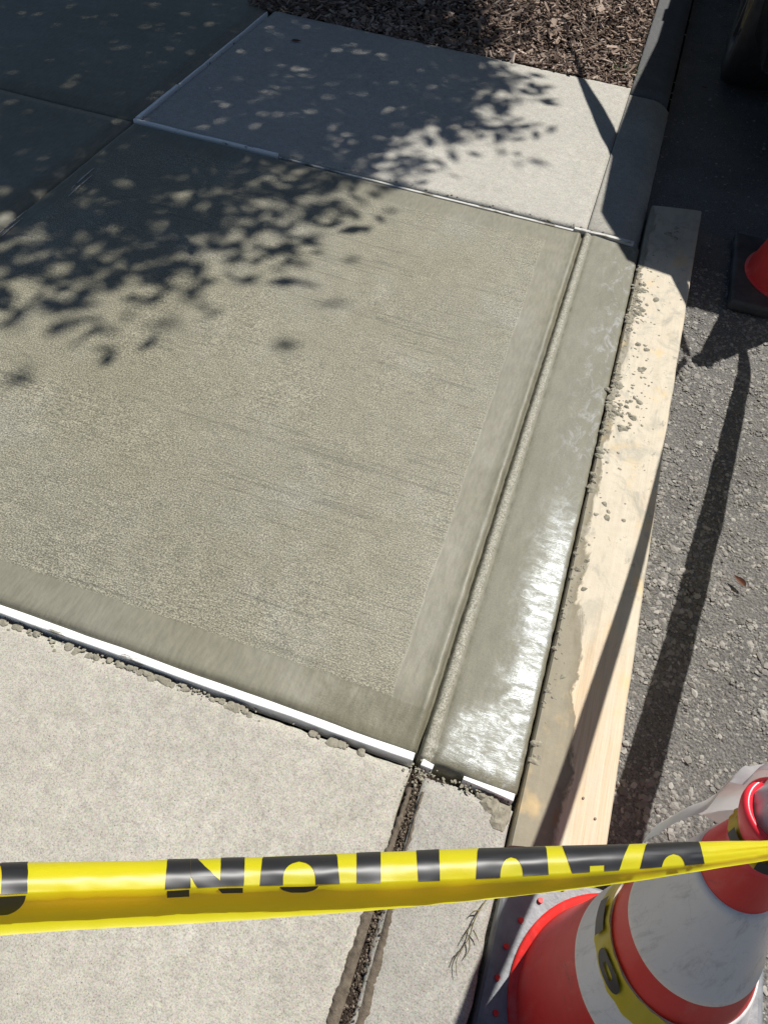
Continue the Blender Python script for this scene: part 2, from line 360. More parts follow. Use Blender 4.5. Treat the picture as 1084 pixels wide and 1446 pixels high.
M['lamp_red'] = simple('tail_lamp_plastic', (.25, .01, .012), .15, .5, .1, 9)
M['nail'] = simple('rusty_nail', (.16, .11, .07), .6, .5, .2, 90)
M['plate'] = simple('plate_white', (.6, .6, .58), .4, .5, .05, 9)

# ------------------------------------------------------------------ ground, road, pavement (the setting)
ZR = -.060                                          # street level; the kerb top is 0
V, F = grid([-400, 400], [-400, 400], lambda x, y: (x, y, -.16))
struct(mesh_obj('ground', V, F, M['soil']))
xs = np.concatenate([np.linspace(.153, 1.4, 60), [2, 4, 9]]); ys = np.concatenate([[-40, -6], np.linspace(-.6, 4.5, 150), [7, 14, 60]])
V, F = grid(xs, ys, lambda x, y: (x, y, ZR + .006*mnoise.noise((x*9, y*9, 0)) + .004*mnoise.noise((x*31, y*31, 5)) + .008*max(0, min(1, (x-.3)/.8))))
road = struct(mesh_obj('road', V, F, M['asphalt'], smooth=True))
road['label'] = 'coarse grey asphalt street beside the new kerb'

pave = bpy.data.objects.new('pavement', None); COL.objects.link(pave); struct(pave)
def nz(x, y, s, seed=0.0): return mnoise.noise((x*s, y*s, seed))
def rough_edge(a, x, seed, amp): return a + amp*mnoise.noise((x*14, seed, 1.3)) + amp*.6*mnoise.noise((x*47, seed, 7.1))
# freshly poured slab, groove tooled along its kerb side
JB, JT, JL = .456, 2.022, -1.400
prof = [(-.040, 0), (-.030, .0004), (-.024, .0018), (-.020, .0026), (-.0165, .0018), (-.0135, -.002), (-.0115, -.007), (-.0095, -.011), (-.0075, -.012)]
xs = list(np.linspace(JL+.004, -.05, 150)) + [p[0] for p in prof]
dz = dict((round(p[0], 5), p[1]) for p in prof)
ys = np.linspace(JB, JT, 190)
def fslab(x, y):
    z = .0016*nz(x, y, 5) + .0007*nz(x, y, 23, 3)
    q = dz.get(round(float(x), 5), 0); xx = x
    if x > -.045: q *= 1 + .35*nz(x, y, 30, 9); xx = x + .0012*nz(0, y, 26, 2) + .0008*nz(0, y, 90, 4)
    q -= .010*max(0, min(1, (x+.24)/.2))*max(0, min(1, (.545-y)/.08))
    e = min(y-JB, JT-y, x-JL)
    if e < .012: q -= .004*(1-e/.012)**2
    return (xx, y, z+q)
V, F = grid(xs, ys, fslab); V, F = skirted(V, F, len(xs), len(ys), -.10)
fresh = mesh_obj('slab', V, F, M['wet_slab'], pave, True); fresh['label'] = 'freshly poured damp slab with a broomed face and smooth troweled borders'
# the kerb poured with it (rough burr beside the groove, slight fall to the street)
kerb = bpy.data.objects.new('kerb', None); COL.objects.link(kerb); struct(kerb)
prof = [(-.0072, -.012), (-.0055, -.010), (-.004, -.004), (-.001, .0016), (.003, .0026), (.008, .0024), (.012, .0012), (.0155, -.002), (.019, -.0012), (.024, .0)]
dz2 = dict((round(p[0], 5), p[1]) for p in prof)
xs = [p[0] for p in prof] + list(np.linspace(.03, .142, 22)) + [.146, .149, .151, .152]
ys = np.linspace(.448, JT+.004, 330)
def fk(x, y):
    q = dz2.get(round(float(x), 5), 0)
    xx = x
    if -.006 < x < .016: q += .0022*nz(x, y, 95, 1) + .0018*nz(x, y, 220, 6); xx += .001*nz(0, y, 60, 8)
    z = .0014*nz(x, y, 7, 5) + .0006*nz(x, y, 29, 3) - .0075*max(0, x-.02)/.13
    if x > .1425: z -= (x-.1425)**2*42; xx += .0014*nz(0, y, 40, 12)
    e = y-.448
    if e < .02: z -= .004*(1-e/.02)**2*(1+nz(x, 0, 60, 3)); 
    return (xx, y + (.004*nz(x, 3, 40) if e < .001 else 0), z+q)
V, F = grid(xs, ys, fk); V, F = skirted(V, F, len(xs), len(ys), -.10)
k1 = mesh_obj('kerb_section', V, F, M['wet_kerb'], kerb, True); k1['label'] = 'freshly poured wet kerb shining in the sun'
# older slab in front, its chipped joint edge
def slab_patch(name, x0, x1, y0, y1, mat, parent, nx=60, ny=40, z0=0, chip=.0, side='', label=None, fall=0, smooth=True):
    xs = np.linspace(x0, x1, nx); ys = np.linspace(y0, y1, ny)
    def f(x, y):
        xx, yy = x, y
        if 'T' in side and y > y1-1e-6: yy = rough_edge(y, x, x0, chip)
        if 'R' in side and x > x1-1e-6: xx = rough_edge(x, y, y0, chip)
        if 'L' in side and x < x0+1e-6: xx = rough_edge(x, y, y0+5, chip)
        e = min(x-x0, x1-x, y-y0, y1-y); d = -.004*(1-e/.012)**2 if e < .012 else 0
        return (xx, yy, z0 + d + .0014*nz(x, y, 4, x0) + .0006*nz(x, y, 21, 2) + fall*max(0, x-x0)/(x1-x0))
    V, F = grid(xs, ys, f); V, F = skirted(V, F, nx, ny, -.10)
    o = mesh_obj(name, V, F, mat, parent, smooth)
    if label: o['label'] = label
    return o
slab_patch('slab', -2.4, -.010, -1.4, .428, M['old_slab'], pave, 200, 130, -.004, .0035, 'TR', 'dry sandy grey slab in front of the new pour')
slab_patch('slab', -1.386, -.0015, 2.042, 3.055, M['old_far'], pave, 90, 70, .001, .002, 'TB', 'pale dry slab between the new pour and the mulch')
slab_patch('slab', -4.2, -1.416, 2.036, 5.0, M['wet_slab'], pave, 50, 50, 0, .001, '', 'damp new slab lying in the tree shade')
slab_patch('slab', -4.2, JL-.008, .456, 2.026, M['wet_slab'], pave, 50, 50, 0, .001, '', 'damp new slab at the left edge of the pour')
slab_patch('slab', -4.2, -2.41, -1.4, .428, M['old_slab'], pave, 30, 30, -.004, .003, 'T')
slab_patch('kerb_section', .012, .152, -1.2, .424, M['old_kerb'], kerb, 30, 120, -.004, .0045, 'TLR', 'dry old kerb with a chipped corner', -.003)
# old kerb beyond, rounded down to the street
def rkerb(y0, y1, mat, label, x1=.150, drop=.030):
    xs = np.concatenate([np.linspace(.0, .08, 14), np.linspace(.085, x1, 22)]); ys = np.linspace(y0, y1, 60)
    def f(x, y):
        t = max(0, (x-.06)/(x1-.06)); e = min(y-y0, y1-y)
        return (x + .002*nz(0, y, 30, 4)*(x > .14), y, .001 - drop*t**3 + .0015*nz(x, y, 9, 8) - (.004*(1-e/.012)**2 if e < .012 else 0))
    V, F = grid(xs, ys, f); V, F = skirted(V, F, len(xs), len(ys), -.10)
    o = mesh_obj('kerb_section', V, F, mat, kerb, True); o['label'] = label
rkerb(2.045, 3.0, M['old_kerb'], 'old rounded kerb in the shade of the parked car')
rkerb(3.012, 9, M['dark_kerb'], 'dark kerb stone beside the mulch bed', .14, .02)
# dirt packed in the open joint between old slab and old kerb
def joint_dirt():
    rng = random.Random(3); V = []; F = []
    for i in range(3000):
        y = rng.uniform(-.4, .425); w = .010 + .016*max(0, (.40-y)/.32)
        c = .004 + (.014*(.43-y)/.35)
        x = c + rng.gauss(0, .42)*w; z = -.008 + rng.uniform(-.004, .005) - .004*abs(x-c)/w
        if rng.random() < .45 : x = c - .3*w + rng.gauss(0, .2)*w
        s = rng.uniform(.0006, .0020); b = len(V)
        for a in ((1, 0, 0), (-1, 0, 0), (0, 1.3, 0), (0, -1.3, 0), (0, 0, .8), (0, 0, -.8)):
            V.append((x+a[0]*s*rng.uniform(.6, 1.3), y+a[1]*s*rng.uniform(.6, 1.3), z+a[2]*s*rng.uniform(.6, 1.2)))
        for t in ((0, 2, 4), (2, 1, 4), (1, 3, 4), (3, 0, 4), (2, 0, 5), (1, 2, 5), (3, 1, 5), (0, 3, 5)): F.append([b+q for q in t])
    o = mesh_obj('joint_dirt', V, F, M['dirt'], pave); stuff(o); o['label'] = 'brown dirt packed in the old joint'
joint_dirt()
xs = np.linspace(-.016, .05, 14); ys = np.linspace(-1.2, .43, 160)
V, F = grid(xs, ys, lambda x, y: (x, y, -.012 + .003*nz(x, y, 60) + .002*nz(x, y, 150, 4)))
mesh_obj('joint_bed', V, F, M['soil'], pave, True)
# stained film of dirt that has spread over the slab lips beside that joint
def dirt_stain():
    k = NT('joint_stain'); n = k.noise(70, 5, .7); c = k.ramp(n, [(.3, (.075, .058, .04)), (.7, (.17, .138, .10))])
    k.bs(Base_Color=c, Roughness=.95, Normal=k.bump(n, .004, .9)); return k.m
def stain_sheet(x_l, x_r, name):
    ys = np.linspace(-.5, .40, 420); V = []; F = []
    for i, y in enumerate(ys):
        a, b = x_l(y), x_r(y)
        for j in range(5):
            t = j/4; V.append((a+(b-a)*t, y, -.0015 + .0018*nz(a+(b-a)*t, y, 90, 2) - (.004 if j in (0, 4) else 0)))
    for i in range(419):
        for j in range(4): F.append([i*5+j, i*5+j+1, (i+1)*5+j+1, (i+1)*5+j])
    o = mesh_obj(name, V, F, dirt_stain(), pave, True); return o
stain_sheet(lambda y: -.008 - .007*max(0, min(1, (.36-y)/.2)) - .003*nz(0, y, 40, 1) - .003*nz(0, y, 14, 2) - .0028*nz(0, y, 110, 5) - .0018*nz(0, y, 260, 6), lambda y: .0, 'dirt_crust')
stain_sheet(lambda y: .014 + .006*max(0, (.36-y)/.3), lambda y: .018 + .018*max(0, min(1, (.36-y)/.3)) + .003*nz(0, y, 46, 5) + .0028*nz(0, y, 120, 6) + .0016*nz(0, y, 280, 9), 'dirt_crust')

# thin trowel scratches left in the paste, far left
for (x0, y0, x1, y1) in ((-1.39, 1.34, -1.393, 1.475), (-1.377, 1.33, -1.381, 1.44), (-1.352, 1.62, -1.356, 1.735), (-1.337, 1.58, -1.34, 1.70)):
    V, F = tube([(x0, y0, .001), ((x0+x1)/2, (y0+y1)/2, .0022), (x1, y1, .001)], [.0008, .0018, .0008], 6)
    mesh_obj('trowel_ridge', V, F, M['strip_dirty'], pave, True)

# ------------------------------------------------------------------ joint strips
def strip(p0, p1, w0, w1, zt, mat, label, sag=0.001, seed=0.0, drop=.03, n=70):
    p0 = np.array(p0, float); p1 = np.array(p1, float); d = p1-p0; L = np.hypot(*d); d /= L; q = np.array([-d[1], d[0]])
    V = []; F = []
    for i in range(n):
        t = i/(n-1); c = p0 + d*L*t + q*(.0018*mnoise.noise((t*L*7, seed, 0))); w = (w0+(w1-w0)*t)*(1+.12*mnoise.noise((t*L*17, seed, 3)))
        z = zt + .0012*mnoise.noise((t*L*8, seed, 5))
        for (o_, zz) in ((-.5, z-drop), (-.5, z-.0008), (-.42, z), (.42, z), (.5, z-.0008), (.5, z-drop)):
            V.append((c[0]+q[0]*w*o_, c[1]+q[1]*w*o_, zz))
    for i in range(n-1):
        for j in range(5): F.append([i*6+j, i*6+j+1, (i+1)*6+j+1, (i+1)*6+j])
    F.append([0, 1, 2, 3, 4, 5]); F.append([(n-1)*6+j for j in range(5, -1, -1)])
    o = mesh_obj('joint_strip', V, F, mat); return tag(o, label, 'joint strip', 'joint strips around the fresh concrete')
strip((-2.3, .441), (-.012, .4435), .0165, .0125, .0045, M['strip'], 'long white joint strip between the new slab and the dry front slab', seed=1)
strip((.002, .441), (.020, .439), .011, .008, .003, M['strip'], 'tiny white strip stub beside the dirt joint crossing', seed=2, n=12)
strip((.068, .4395), (.147, .4365), .006, .011, .003, M['strip'], 'short white joint strip at the near end of the wet kerb', seed=3, n=20)
strip((-1.403, 2.033), (-.93, 2.0345), .009, .009, .0045, M['strip'], 'white joint strip in the tree shade along the back of the new slab', seed=4)
strip((-.925, 2.0335), (-.03, 2.031), .009, .009, -.003, M['strip_dirty'], 'dark grimy joint strip along the sunlit back edge of the new slab', seed=5)
strip((-.035, 2.034), (.132, 2.034), .011, .012, .0035, M['strip_dirty'], 'grey joint strip across the far end of the wet kerb', seed=6, n=30)
strip((-1.400, 2.045), (-1.400, 2.30), .010, .009, .0045, M['strip'], 'short bright joint strip turning the back corner into the shade', seed=7, n=20)
strip((-1.400, 2.31), (-1.405, 3.02), .006, .005, .002, M['strip'], 'thin joint strip running back to the mulch bed', seed=8, n=40)
# mortar that squeezed out along the front joint and broken bits at the kerb corner
def lumps(name, spots, mat, parent=None, flat=.35, seed=1):
    rng = random.Random(seed); V = []; F = []
    for (x, y, z, s) in spots:
        b = len(V); n = rng.choice((6, 7, 8)); a0 = rng.random()*6; el = rng.uniform(.7, 1.5); ra = rng.random()*3
        rr = [rng.uniform(.6, 1.25) for _ in range(n)]
        for ring, (f, h) in enumerate(((1.0, -.25), (.85, .35), (.4, .9))):
            for k in range(n):
                t = a0+2*math.pi*k/n; u = s*rr[k]*f*math.cos(t)*el; v = s*rr[k]*f*math.sin(t)
                V.append((x+u*math.cos(ra)-v*math.sin(ra), y+u*math.sin(ra)+v*math.cos(ra), z+s*flat*h*rng.uniform(.7, 1.3)))
        V.append((x, y, z+s*flat*rng.uniform(.7, 1.2)))
        for r_ in range(2):
            for k in range(n): F.append([b+r_*n+k, b+r_*n+(k+1) % n, b+(r_+1)*n+(k+1) % n, b+(r_+1)*n+k])
        for k in range(n): F.append([b+2*n+k, b+2*n+(k+1) % n, b+3*n])
    return mesh_obj(name, V, F, mat, parent)
rng = random.Random(5); sp = []
for i in range(90):
    x = rng.choice([rng.gauss(-.62, .07), rng.gauss(-.50, .05), rng.gauss(-.36, .03), rng.uniform(-.75, -.05)])
    sp.append((x, .431 - abs(rng.gauss(0, .006)) , -.004, rng.uniform(.001, .0035)))
for (mx, sx) in ((-.70, .022), (-.52, .05), (-.44, .03), (-.30, .02), (-.12, .02)):
    for i in range(14): sp.append((mx+rng.gauss(0, sx), .4285-abs(rng.gauss(0, .003)), -.0046, rng.uniform(.003, .008)))
for i in range(60): sp.append((rng.uniform(.0, .15), .434-abs(rng.gauss(0, .006)), -.003, rng.uniform(.0008, .003)))
for i in range(40): sp.append((rng.gauss(.002, .010), rng.gauss(.425, .016), -.003, rng.uniform(.0008, .0026)))
for i in range(70): sp.append((rng.uniform(-.9, .13), 2.045+abs(rng.gauss(0, .006)), .001, rng.uniform(.001, .004)))
o = stuff(lumps('mortar_crumbs', sp, M['mortar'], pave, .15)); o['label'] = 'grey mortar crumbs squeezed out along the joints'
sp = [(.118, .418, -.0075, .020), (.132, .402, -.0075, .018), (.104, .428, -.008, .014)]
o = lumps('kerb_chip', sp, M['mortar'], kerb, .28, 3); o['label'] = 'dark broken patch on the old kerb corner'

# ------------------------------------------------------------------ asphalt stones (stuff)
def stones():
    ico = bmesh.new(); bmesh.ops.create_icosphere(ico, subdivisions=1, radius=1); ico.verts.ensure_lookup_table()
    iv = np.array([v.co[:] for v in ico.verts]); fi = np.array([[v.index for v in f.verts] for f in ico.faces]); ico.free()
    N1, N2 = 40000, 12000
    x = np.concatenate([RS.uniform(.27, .92, N1), RS.uniform(.15, 1.3, N2)]); y = np.concatenate([RS.uniform(.25, 2.1, N1), RS.uniform(.1, 4.6, N2)])
    n = len(x); s = RS.gamma(4, .00075, n).clip(.0013, .0085)
    nzv = np.array([mnoise.noise((a*7, b*7, 2)) for a, b in zip(x, y)])
    s *= 1 + .5*nzv
    rot = RS.uniform(0, 6.28, n); sc = RS.uniform(.65, 1.25, (n, 3)); sc[:, 2] *= .5
    P = iv[None]*(1+RS.uniform(-.38, .25, (n, len(iv), 1)))*sc[:, None]*s[:, None, None]
    c, sn = np.cos(rot)[:, None], np.sin(rot)[:, None]
    X = P[..., 0]*c-P[..., 1]*sn + x[:, None]; Y = P[..., 0]*sn+P[..., 1]*c + y[:, None]
    zz = np.array([ZR+.006*mnoise.noise((a*9, b*9, 0))+.004*mnoise.noise((a*31, b*31, 5))+.008*max(0, min(1, (a-.3)/.8)) for a, b in zip(x, y)])
    Z = P[..., 2] + (zz + s*RS.uniform(-.38, .08, n))[:, None]
    V = np.stack([X, Y, Z], -1).reshape(-1, 3); F = (fi[None] + (np.arange(n)*len(iv))[:, None, None]).reshape(-1, 3)
    o = stuff(mesh_obj('asphalt_stones', V, F, M['stone'])); o['label'] = 'grey stone aggregate standing out of the worn asphalt'
stones()

# ------------------------------------------------------------------ mulch bed
xs = np.linspace(-1.60, -.004, 40); ys = np.linspace(3.062, 7.5, 60)
V, F = grid(xs, ys, lambda x, y: (x, y, -.012 + .03*min(1, (y-3.06)/.5) + .012*nz(x, y, 6)))
struct(mesh_obj('mulch_bed', V, F, M['soil'], None, True))
def chips():
    n = 26000; x = RS.uniform(-1.5, -.01, n); y = 3.055 + 2.0*RS.rand(n)**1.25
    L = RS.gamma(4, .0049, n).clip(.008, .06); wd = L*RS.uniform(.15, .42, n); th = wd*RS.uniform(.2, .5, n)
    base = np.array([[-1, -.5, -.5], [1, -.5, -.5], [1, .5, -.5], [-1, .5, -.5], [-.9, -.5, .5], [.85, -.4, .5], [1, .5, .5], [-1, .3, .5]])
    P = base[None]*np.stack([L*.5, wd, th], -1)[:, None]
    P[:, [1, 2, 5, 6], 2] += (L*RS.uniform(-.12, .12, n))[:, None]
    a = RS.uniform(0, 6.28, n); b = RS.normal(0, .35, n); g = RS.normal(0, .5, n)
    def rot(P, i, j, t):
        c, s = np.cos(t)[:, None], np.sin(t)[:, None]; Q = P.copy(); Q[..., i] = P[..., i]*c-P[..., j]*s; Q[..., j] = P[..., i]*s+P[..., j]*c; return Q
    P = rot(P, 1, 2, g); P = rot(P, 0, 2, b); P = rot(P, 0, 1, a)
    h = -.006 + .03*np.minimum(1, (y-3.06)/.5) + np.array([.012*nz(p, q, 6) for p, q in zip(x, y)]) + RS.uniform(0, .012, n)
    P += np.stack([x, y, h], -1)[:, None]
    f = np.array([[0, 3, 2, 1], [4, 5, 6, 7], [0, 1, 5, 4], [1, 2, 6, 5], [2, 3, 7, 6], [3, 0, 4, 7]])
    F = (f[None]+(np.arange(n)*8)[:, None, None]).reshape(-1, 4)
    o = stuff(mesh_obj('mulch', P.reshape(-1, 3), F, M['chip'])); o['label'] = 'brown shredded wood mulch behind the pale slab'
chips()
# grass tuft, twig, dry leaf, litter
def blades(name, c, n, h, spread, mat, seed, label, cat):
    rng = random.Random(seed); V = []; F = []
    for i in range(n):
        a = rng.random()*6.28; r = spread*rng.random(); x, y = c[0]+r*math.cos(a), c[1]+r*math.sin(a); le = rng.uniform(.2, 1)*h; wd = rng.uniform(.001, .002)
        px, py = -math.sin(a)*wd, math.cos(a)*wd; b = len(V); lean = rng.uniform(.3, 1.0)*h
        for t in (0, .4, .75, 1):
            q = 1-t*.95; cx, cy, cz = x+math.cos(a)*lean*t*t, y+math.sin(a)*lean*t*t, c[2]+le*t
            V.append((cx+px*q, cy+py*q, cz)); V.append((cx-px*q, cy-py*q, cz))
        for k in range(3): F.append([b+2*k, b+2*k+1, b+2*k+3, b+2*k+2])
    return tag(mesh_obj(name, V, F, mat), label, cat)
blades('grass_tuft', (-.03, 3.16, -.01), 60, .05, .035, M['grass'], 2, 'small green grass tuft at the corner of mulch and kerb', 'grass')
def twig():
    pts = [[(.141, .288, .0), (.135, .272, .004), (.131, .255, .005), (.130, .236, .003), (.124, .218, .004), (.121, .203, .003), (.126, .188, .002)],
           [(.131, .255, .004), (.126, .243, .002), (.122, .228, .003)], [(.130, .236, .003), (.134, .224, .001), (.131, .212, .001)],
           [(.124, .218, .004), (.119, .212, .001), (.117, .199, .001)], [(.135, .272, .004), (.128, .268, .003), (.124, .262, .001)], [(.133, .246, .004), (.140, .240, .002), (.143, .236, .002)]]
    V = []; F = []
    for p in pts:
        v, f = tube(catmull(p, 14), [.0011*(1-.6*i/13) for i in range(14)], 5); b = len(V); V += v; F += [[b+q for q in g] for g in f]
    tag(mesh_obj('dry_twig', V, F, M['twig'], None, True), 'dry grassy twig lying on the old kerb below the yellow tape', 'twig')
twig()
def dry_leaf(c, s, rz, label, curl=.5):
    V = []; F = []; n = 9
    for i in range(n):
        t = i/(n-1); w = math.sin(math.pi*min(1, t*1.04)**.8)*.36 + .01
        for j in (-1, -.5, 0, .5, 1):
            x, y = (t-.5)*2, w*j*1.3; z = curl*(abs(j)**1.6)*w + .25*(t-.5)**2*4*curl
            V.append((c[0]+s*(x*math.cos(rz)-y*math.sin(rz)), c[1]+s*(x*math.sin(rz)+y*math.cos(rz)), c[2]+s*z))
    for i in range(n-1):
        for j in range(4): F.append([i*5+j, i*5+j+1, (i+1)*5+j+1, (i+1)*5+j])
    tag(mesh_obj('dry_leaf', V, F, M['dry_leaf'], None, True), label, 'leaf')
dry_leaf((.478, 1.012, ZR+.012), .016, 2.4, 'curled brown dry leaf on the sunlit asphalt', 1.1)
dry_leaf((.262, 3.33, ZR+.012), .014, .1, 'small pale leaf on the shaded road by the parked car', .3)
dry_leaf((-1.20, 2.82, .004), .02, .5, 'dark leaf on the shaded pale slab near the mulch', .3)

# ------------------------------------------------------------------ form board
board = thing('form_board', (.22, .40, -.045), 'long splashed wooden form board lying along the wet kerb', 'board')
ys = np.linspace(0, 1, 130); V = []; F = []; nc = 14
for i, t in enumerate(ys):
    y = .372 + t*1.905
    xl = .1575 + .0012*nz(0, y, 9, 3); xr = .2935 + (.012*max(0, (y-1.2)/1.1)**1.3) + .0012*nz(0, y, 12, 7)
    row = [(xl, -.044), (xl, -.012), (xl+.003, -.0075)] + [(xl+.003+(xr-xl-.006)*q/8, -.0068+.0012*nz(q, y, 3, 1)) for q in range(1, 8)] + [(xr-.003, -.0075), (xr, -.012), (xr, -.044)]
    for (x, z) in row:
        skew = .036*(x-xl)/(xr-xl)
        V.append((x, y + skew, z))
nc = 13
for i in range(129):
    for j in range(nc-1): F.append([i*nc+j, i*nc+j+1, (i+1)*nc+j+1, (i+1)*nc+j])
    F.append([i*nc+nc-1, i*nc, (i+1)*nc, (i+1)*nc+nc-1])
F.append(list(range(nc))); F.append([129*nc+j for j in range(nc-1, -1, -1)])
# the board keeps its own world-sized texture coordinates, so build it round the world origin and parent with an inverse
plank = mesh_obj('plank', V, F, M['board']); plank.parent = board; plank.matrix_parent_inverse = Matrix.Translation(-board.location)
rng = random.Random(9); sp = []
for i in range(900):
    y = rng.choice([rng.gauss(1.75, .14), rng.gauss(1.38, .06), rng.uniform(.5, 2.0)]); x = .159 + abs(rng.gauss(0, rng.choice((.012, .05)) if y > 1.0 else .012))
    if x > .285: continue
    sp.append((x, y, -.0075, min(.012, rng.gammavariate(2, .0013))))
for (x, y, s) in ((.185, 1.74, .013), (.20, 1.70, .010), (.215, 1.52, .011), (.176, 1.36, .013), (.20, 1.31, .014), (.168, 1.42, .011), (.166, 1.20, .012), (.164, 1.12, .010), (.195, 1.04, .013), (.225, 1.58, .009), (.186, 1.83, .010), (.22, 2.12, .014), (.25, 2.16, .012)):
    for q in range(5): sp.append((x+rng.gauss(0, .008), y+rng.gauss(0, .014), -.0075, s*rng.uniform(.3, .9)))
o = stuff(lumps('mortar_splatter', sp, M['mortar'], board, .38, 4)); o['label'] = 'grey mortar splatter dried on the board'
for (x, y) in ((.248, .476), (.270, .452)):
    b = bmesh.new(); bmesh.ops.create_cone(b, cap_ends=True, segments=10, radius1=.0022, radius2=.0018, depth=.002); bmesh.ops.translate(b, vec=(x, y, -.0058), verts=b.verts)
    bm_obj('nail_head', b, M['nail'], board)

# ------------------------------------------------------------------ traffic cones
def make_cone(loc, tilt, label, half, detail=True):
    ax, ay = loc; zb = ZR + .004
    root = thing('traffic_cone', (ax, ay, zb), label, 'traffic cone', 'red and white traffic cones along the kerb')
    zt = zb + .032
    A = lambda z: (ax + tilt[0]*z, ay + tilt[1]*z)
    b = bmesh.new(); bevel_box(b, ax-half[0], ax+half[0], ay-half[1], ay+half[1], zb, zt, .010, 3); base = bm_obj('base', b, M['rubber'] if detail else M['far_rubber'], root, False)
    # raised ring under the skirt
    V, F = lathe([(.150, zt-.001), (.150, zt+.003), (.146, zt+.006), (.137, zt+.009), (.130, zt+.020)], 72, lambda z: A(0)); mesh_obj('flange', V, F, M['red'], root, True)
    Rz = lambda z: (.1355 - .2095*z + .011*z*z + .03*max(0, (.06-z))*1.2)
    prof = [(Rz(z), z) for z in np.linspace(zt+.006, .545, 60)]
    zs = [.553, .560, .566, .572, .580, .590, .596, .600, .600, .596, .58, .54]
    rs = [.0228, .0222, .0222, .0232, .0258, .0275, .0274, .0255, .022, .0195, .019, .019]
    V, F = lathe(prof, 96, A); mesh_obj('cone_body', V, F, M['red'], root, True)
    V, F = lathe([(Rz(.545), .545)] + list(zip(rs, zs)), 72, A); mesh_obj('rim', V, F, M['rim_red'], root, True)
    for (z0, z1) in ((.203, .305), (.353, .497)):
        pr = [(Rz(z0)-.0005, z0-.0008)] + [(Rz(z)+.0016, z) for z in np.linspace(z0, z1, 16)] + [(Rz(z1)-.0005, z1+.0008)]
        V, F = lathe(pr, 96, A); V = np.array(V)
        for q in range(len(V)):
            th = math.atan2(V[q, 1]-ay, V[q, 0]-ax); V[q, 2] += .0012*mnoise.noise((math.cos(th)*3, math.sin(th)*3, z0*20))
        mesh_obj('reflective_collar', V, F, M['collar'], root, True)
    if detail:
        me = None
        for k in range(26):
            t = 2*math.pi*k/26 + .05; px, py = ax + .1655*math.cos(t), ay + .1655*math.sin(t)
            if abs(px-ax) > half[0]-.006 or abs(py-ay) > half[1]-.004: continue
            if me is None:
                b = bmesh.new(); bmesh.ops.create_cone(b, cap_ends=True, segments=10, radius1=.0042, radius2=.0036, depth=.006)
                me = bpy.data.meshes.new('plug'); b.to_mesh(me); b.free(); me.materials.append(M['red'])
            o = bpy.data.objects.new('plug', me); COL.objects.link(o); o.parent = root; o.location = (px-ax, py-ay, zt+.0015-zb)
    return A, Rz
A1, R1 = make_cone((.346, .216), (-.151, .08), 'red cone at the near corner with grimy white collars, tied with yellow tape', (.184, .150))
A2, R2 = make_cone((.592, 2.10), (0, 0), 'red cone by the far end of the wooden board, half in the car shade', (.18, .18), False)

